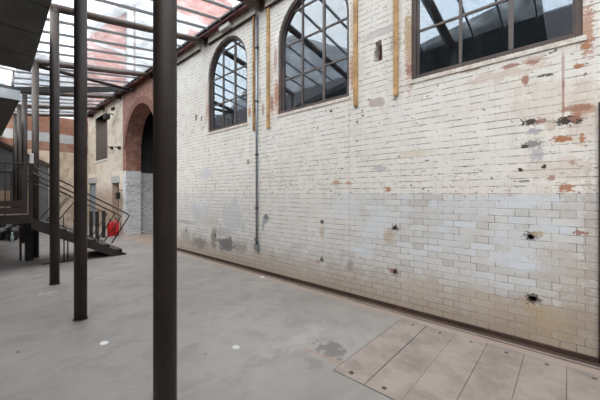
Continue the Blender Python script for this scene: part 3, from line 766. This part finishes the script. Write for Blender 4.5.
# fire extinguishers
def extinguisher(x, y, s, lab):
    e = empty('fire_extinguisher', (x,y,0), lab, 'extinguisher', 'red fire extinguishers by the stair foot')
    b = MB(); b.tube([(x,y,0),(x,y,0.02),(x,y,0.42*s),(x,y,0.48*s),(x,y,0.51*s)], [0.085*s,0.092*s,0.092*s,0.07*s,0.03*s], 20); b.build('cylinder', M_REDCYL, e)
    MB().tube([(x,y,0.51*s),(x,y,0.56*s)], 0.022*s, 10).build('valve', M_BLACK, e)
    MB().bar((x,y+0.02,0.575*s),(x-0.06*s,y-0.10*s,0.61*s),0.025,0.02).bar((x,y+0.02,0.56*s),(x-0.06*s,y-0.10*s,0.555*s),0.02,0.015).build('handle', M_BLACK, e)
    MB().tube([(x,y-0.02,0.54*s),(x+0.10*s,y-0.06*s,0.50*s),(x+0.125*s,y-0.06*s,0.35*s),(x+0.11*s,y-0.05*s,0.18*s)], 0.013, 8).build('hose', M_BLACK, e)
for px, py, s, lab in ((110.5,236.5,1.1,'red fire extinguisher on the left of the pair past the stair foot'),(117.8,235.0,1.15,'red fire extinguisher on the right of the pair, nearer the white pier')):
    x, y = on_floor(px, py); extinguisher(min(x,3.72) , y - (0.10 if px > 115 else -0.02), s, lab)

# clutter under the landing
bl = ['black rubbish bag farthest left under the landing','black rubbish bag second from left under the landing','black rubbish bag standing third in the row under the landing','black rubbish bag nearest the landing legs']
for i, px in enumerate((0,5,13,18)):
    x, y = on_floor(px, 240 - (i%2)*2)
    b = empty('rubbish_bag', (x,y,0), bl[i], 'bag', 'rubbish bags under the landing')
    MB().ball((x,y,0.24), 0.22, (1,1,1.1), 0.10, 3).build('sack', M_BAG, b)
    MB().tube([(x,y,0.45),(x,y,0.52),(x+.03,y,0.57)], [0.05,0.025,0.07], 8).build('tied_neck', M_BAG, b)
x, y = on_floor(12, 242)
b = empty('plastic_bottle', (x,y,0), 'pale green bottle standing in front of the black bags', 'bottle')
MB().tube([(x,y,0),(x,y,0.19),(x,y,0.24),(x,y,0.29)], [0.05,0.05,0.02,0.02], 14).build('bottle_body', M_BOTTLE, b)
MB().tube([(x,y,0.29),(x,y,0.315)], 0.025, 12).build('cap', M_WHITE, b)

# ------------------------------------------------------------------ concrete covers in the floor
js = [1.585,1.27,0.955,0.64,0.325,0.01,-0.305]
sl = ['pinkish concrete floor cover at the left end, next to the bare floor','second concrete floor cover from the left, with a dark joint on its left','third concrete floor cover from the left','fourth concrete floor cover from the left','fifth concrete floor cover from the left','rightmost concrete floor cover, cut by the corner of the picture']
for i in range(6):
    a, b = js[i+1], js[i]; g = 0.005 if i == 1 else 0.002
    g2 = 0.005 if i == 0 else 0.0015
    c = (a+b)/2; x0, x1 = 2.203, 3.692
    def disc(x, y, r): return [(x + r*math.cos(2*PI*k/12), y + r*math.sin(2*PI*k/12)) for k in range(12)]
    o = plate('concrete_cover', [(x0,a+g2),(x1,a+g2),(x1,b-g),(x0,b-g)], [disc(3.61,c-0.02,0.019), disc(2.275,c+0.01,0.022)], flat(-0.022 + 0.0015*(i%3)), 0.024, M_SLAB)
    base = Vector(((x0+x1)/2, c, 0)); o.data.transform(Matrix.Translation(-base)); o.location = base
    tag(o, sl[i], 'floor cover', 'concrete covers set in the floor')
    ring_ = []
    rr = MB(); rr.tube([(2.275,c+0.01,-0.012),(2.275,c+0.01,0.0035)], 0.0225, 16, False)
    rr.build('lifting_eye_rim', M_RUST, o)

# ------------------------------------------------------------------ beyond: gabled shed front and buildings
sh = empty('gabled_shed', (0.4,17.6,0), 'dark grey gabled shed front standing against the far end wall', 'shed')
MB().prism([(-2.8,0),(2.35,0),(2.35,2.85),(0.65,3.72),(-2.8,3.2)], lambda q, d: (q[0], d, q[1]), 17.72, 18.15).build('cladding', M_CLAD, sh)
MB().bar((2.5,17.68,2.83),(0.65,17.68,3.80),0.12,0.16).bar((0.65,17.68,3.80),(-2.8,17.68,3.25),0.12,0.16).build('verge', M_RUST, sh)
MB().box((-2.6,17.66,0),(1.9,17.72,1.75)).build('brick_base', M_FARB, sh)

bb = empty('brick_building', (12,24,0), 'tall red brick building seen hazily through the glass roof', 'building')
MB().prism([(5.6,0),(24,0),(24,17.5),(13,21),(9.2,17.0),(5.6,12.8)], lambda q, d: (q[0], d, q[1]), 24, 30).build('brick_wall', M_BUILD, bb)
MB().bar((5.2,23.9,12.6),(9.2,23.9,17.2),0.3,0.5).bar((9.2,23.9,17.2),(13,23.9,21.2),0.3,0.5).build('roof_verge', M_SLATE, bb)
MB().box((8.15,23.8,4),(16.5,23.99,16.6)).build('pale_bay', M_PALE, bb)
MB().box((12.2,23.72,12.5),(14.6,23.85,15.6)).build('brick_panel', M_BUILD, bb)
for x in (8.75,9.6,10.7):
    for z in (6.2,9.4,12.4):
        w = MB().box((x-0.36,23.72,z),(x+0.36,23.81,z+2.3)).build('window_surround', M_PALE, bb)
        MB().box((x-0.26,23.69,z+0.15),(x+0.26,23.73,z+2.15)).build('window_pane', M_SLATE, w)
for z in (8.7,11.8):
    MB().box((5.6,23.9,z),(24,23.99,z+0.22)).build('stone_band', M_PALE, bb)
MB().box((7.55,23.7,5),(7.95,23.99,15.0)).build('stone_pilaster', M_PALE, bb)
pb = empty('pale_building', (2,26,0), 'pale rendered building left of the red brick one, seen through the glass', 'building')
MB().box((-7.5,26,0),(5.0,31,10.5)).build('rendered_wall', M_PALE, pb)
MB().box((-7.6,25.9,10.5),(5.1,31,10.9)).build('parapet', M_SLATE, pb)
for x in (-1.5,0.8,3.1):
    w = MB().box((x-0.6,25.93,7.6),(x+0.6,25.99,9.6)).build('window_surround', M_SLATE, pb)
    MB().box((x-0.5,25.90,7.7),(x+0.5,25.94,9.5)).build('window_pane', M_BLUE, w)
# opposite: gabled warehouse seen mirrored in the windows
gb = empty('gabled_warehouse', (-10,14,0), 'grey gabled warehouse across the yard, mirrored in the arched windows', 'building')
MB().prism([(8,0),(25,0),(25,9.5),(16.5,14.0),(8,9.5)], lambda q, d: (d, q[0], q[1]), -15, -9).build('rendered_wall', M_GREYB, gb)
MB().bar((-9.05,7.7,9.45),(-9.05,16.5,14.15),0.3,0.35,(1,0,0)).bar((-9.05,16.5,14.15),(-9.05,25.3,9.45),0.3,0.35,(1,0,0)).build('roof_verge', M_SLATE, gb)
for y in (11.5,14.2,18.0,21.5):
    MB().box((-9.06,y-0.5,7.2),(-8.98,y+0.5,9.2)).build('window_pane', M_CLAD, gb)

# ------------------------------------------------------------------ light
w = bpy.data.worlds.new('World'); scn.world = w; w.use_nodes = True
nt = w.node_tree; nt.nodes.clear()
out = nt.nodes.new('ShaderNodeOutputWorld'); bg = nt.nodes.new('ShaderNodeBackground')
tc = nt.nodes.new('ShaderNodeTexCoord'); no = nt.nodes.new('ShaderNodeTexNoise'); no.inputs['Scale'].default_value = 2.2; no.inputs['Detail'].default_value = 4
rp = nt.nodes.new('ShaderNodeValToRGB')
rp.color_ramp.elements[0].position = 0.40; rp.color_ramp.elements[0].color = (0.90,0.945,1.0,1)
rp.color_ramp.elements[1].position = 0.62; rp.color_ramp.elements[1].color = (1.0,0.955,0.905,1)
nt.links.new(tc.outputs['Generated'], no.inputs['Vector']); nt.links.new(no.outputs['Fac'], rp.inputs[0])
nt.links.new(rp.outputs[0], bg.inputs[0]); nt.links.new(bg.outputs[0], out.inputs[0])
bg.inputs[1].default_value = 6.5

sl_ = bpy.data.lights.new('hazy_sun', 'SUN'); sl_.energy = 2.2; sl_.angle = math.radians(60); sl_.color = (1.0,0.96,0.90)
so = bpy.data.objects.new('hazy_sun', sl_); COL.objects.link(so); so.rotation_euler = Vector((0.55,0.15,-0.8)).to_track_quat('-Z','Y').to_euler()

# ------------------------------------------------------------------ camera
cam = bpy.data.cameras.new('camera'); co = bpy.data.objects.new('camera', cam); COL.objects.link(co)
co.location = (0,0,EYE); co.rotation_euler = (PI/2, 0, -math.atan2(0.7418,0.671))
cam.sensor_width = 36; cam.lens = 36*F/600; cam.shift_y = -6/600; cam.clip_start = 0.05; cam.clip_end = 300
scn.camera = co
vs = scn.view_settings
vs.view_transform = 'Standard'; vs.look = 'None'; vs.gamma = 1.0; vs.exposure = 0.0; vs.use_curve_mapping = False
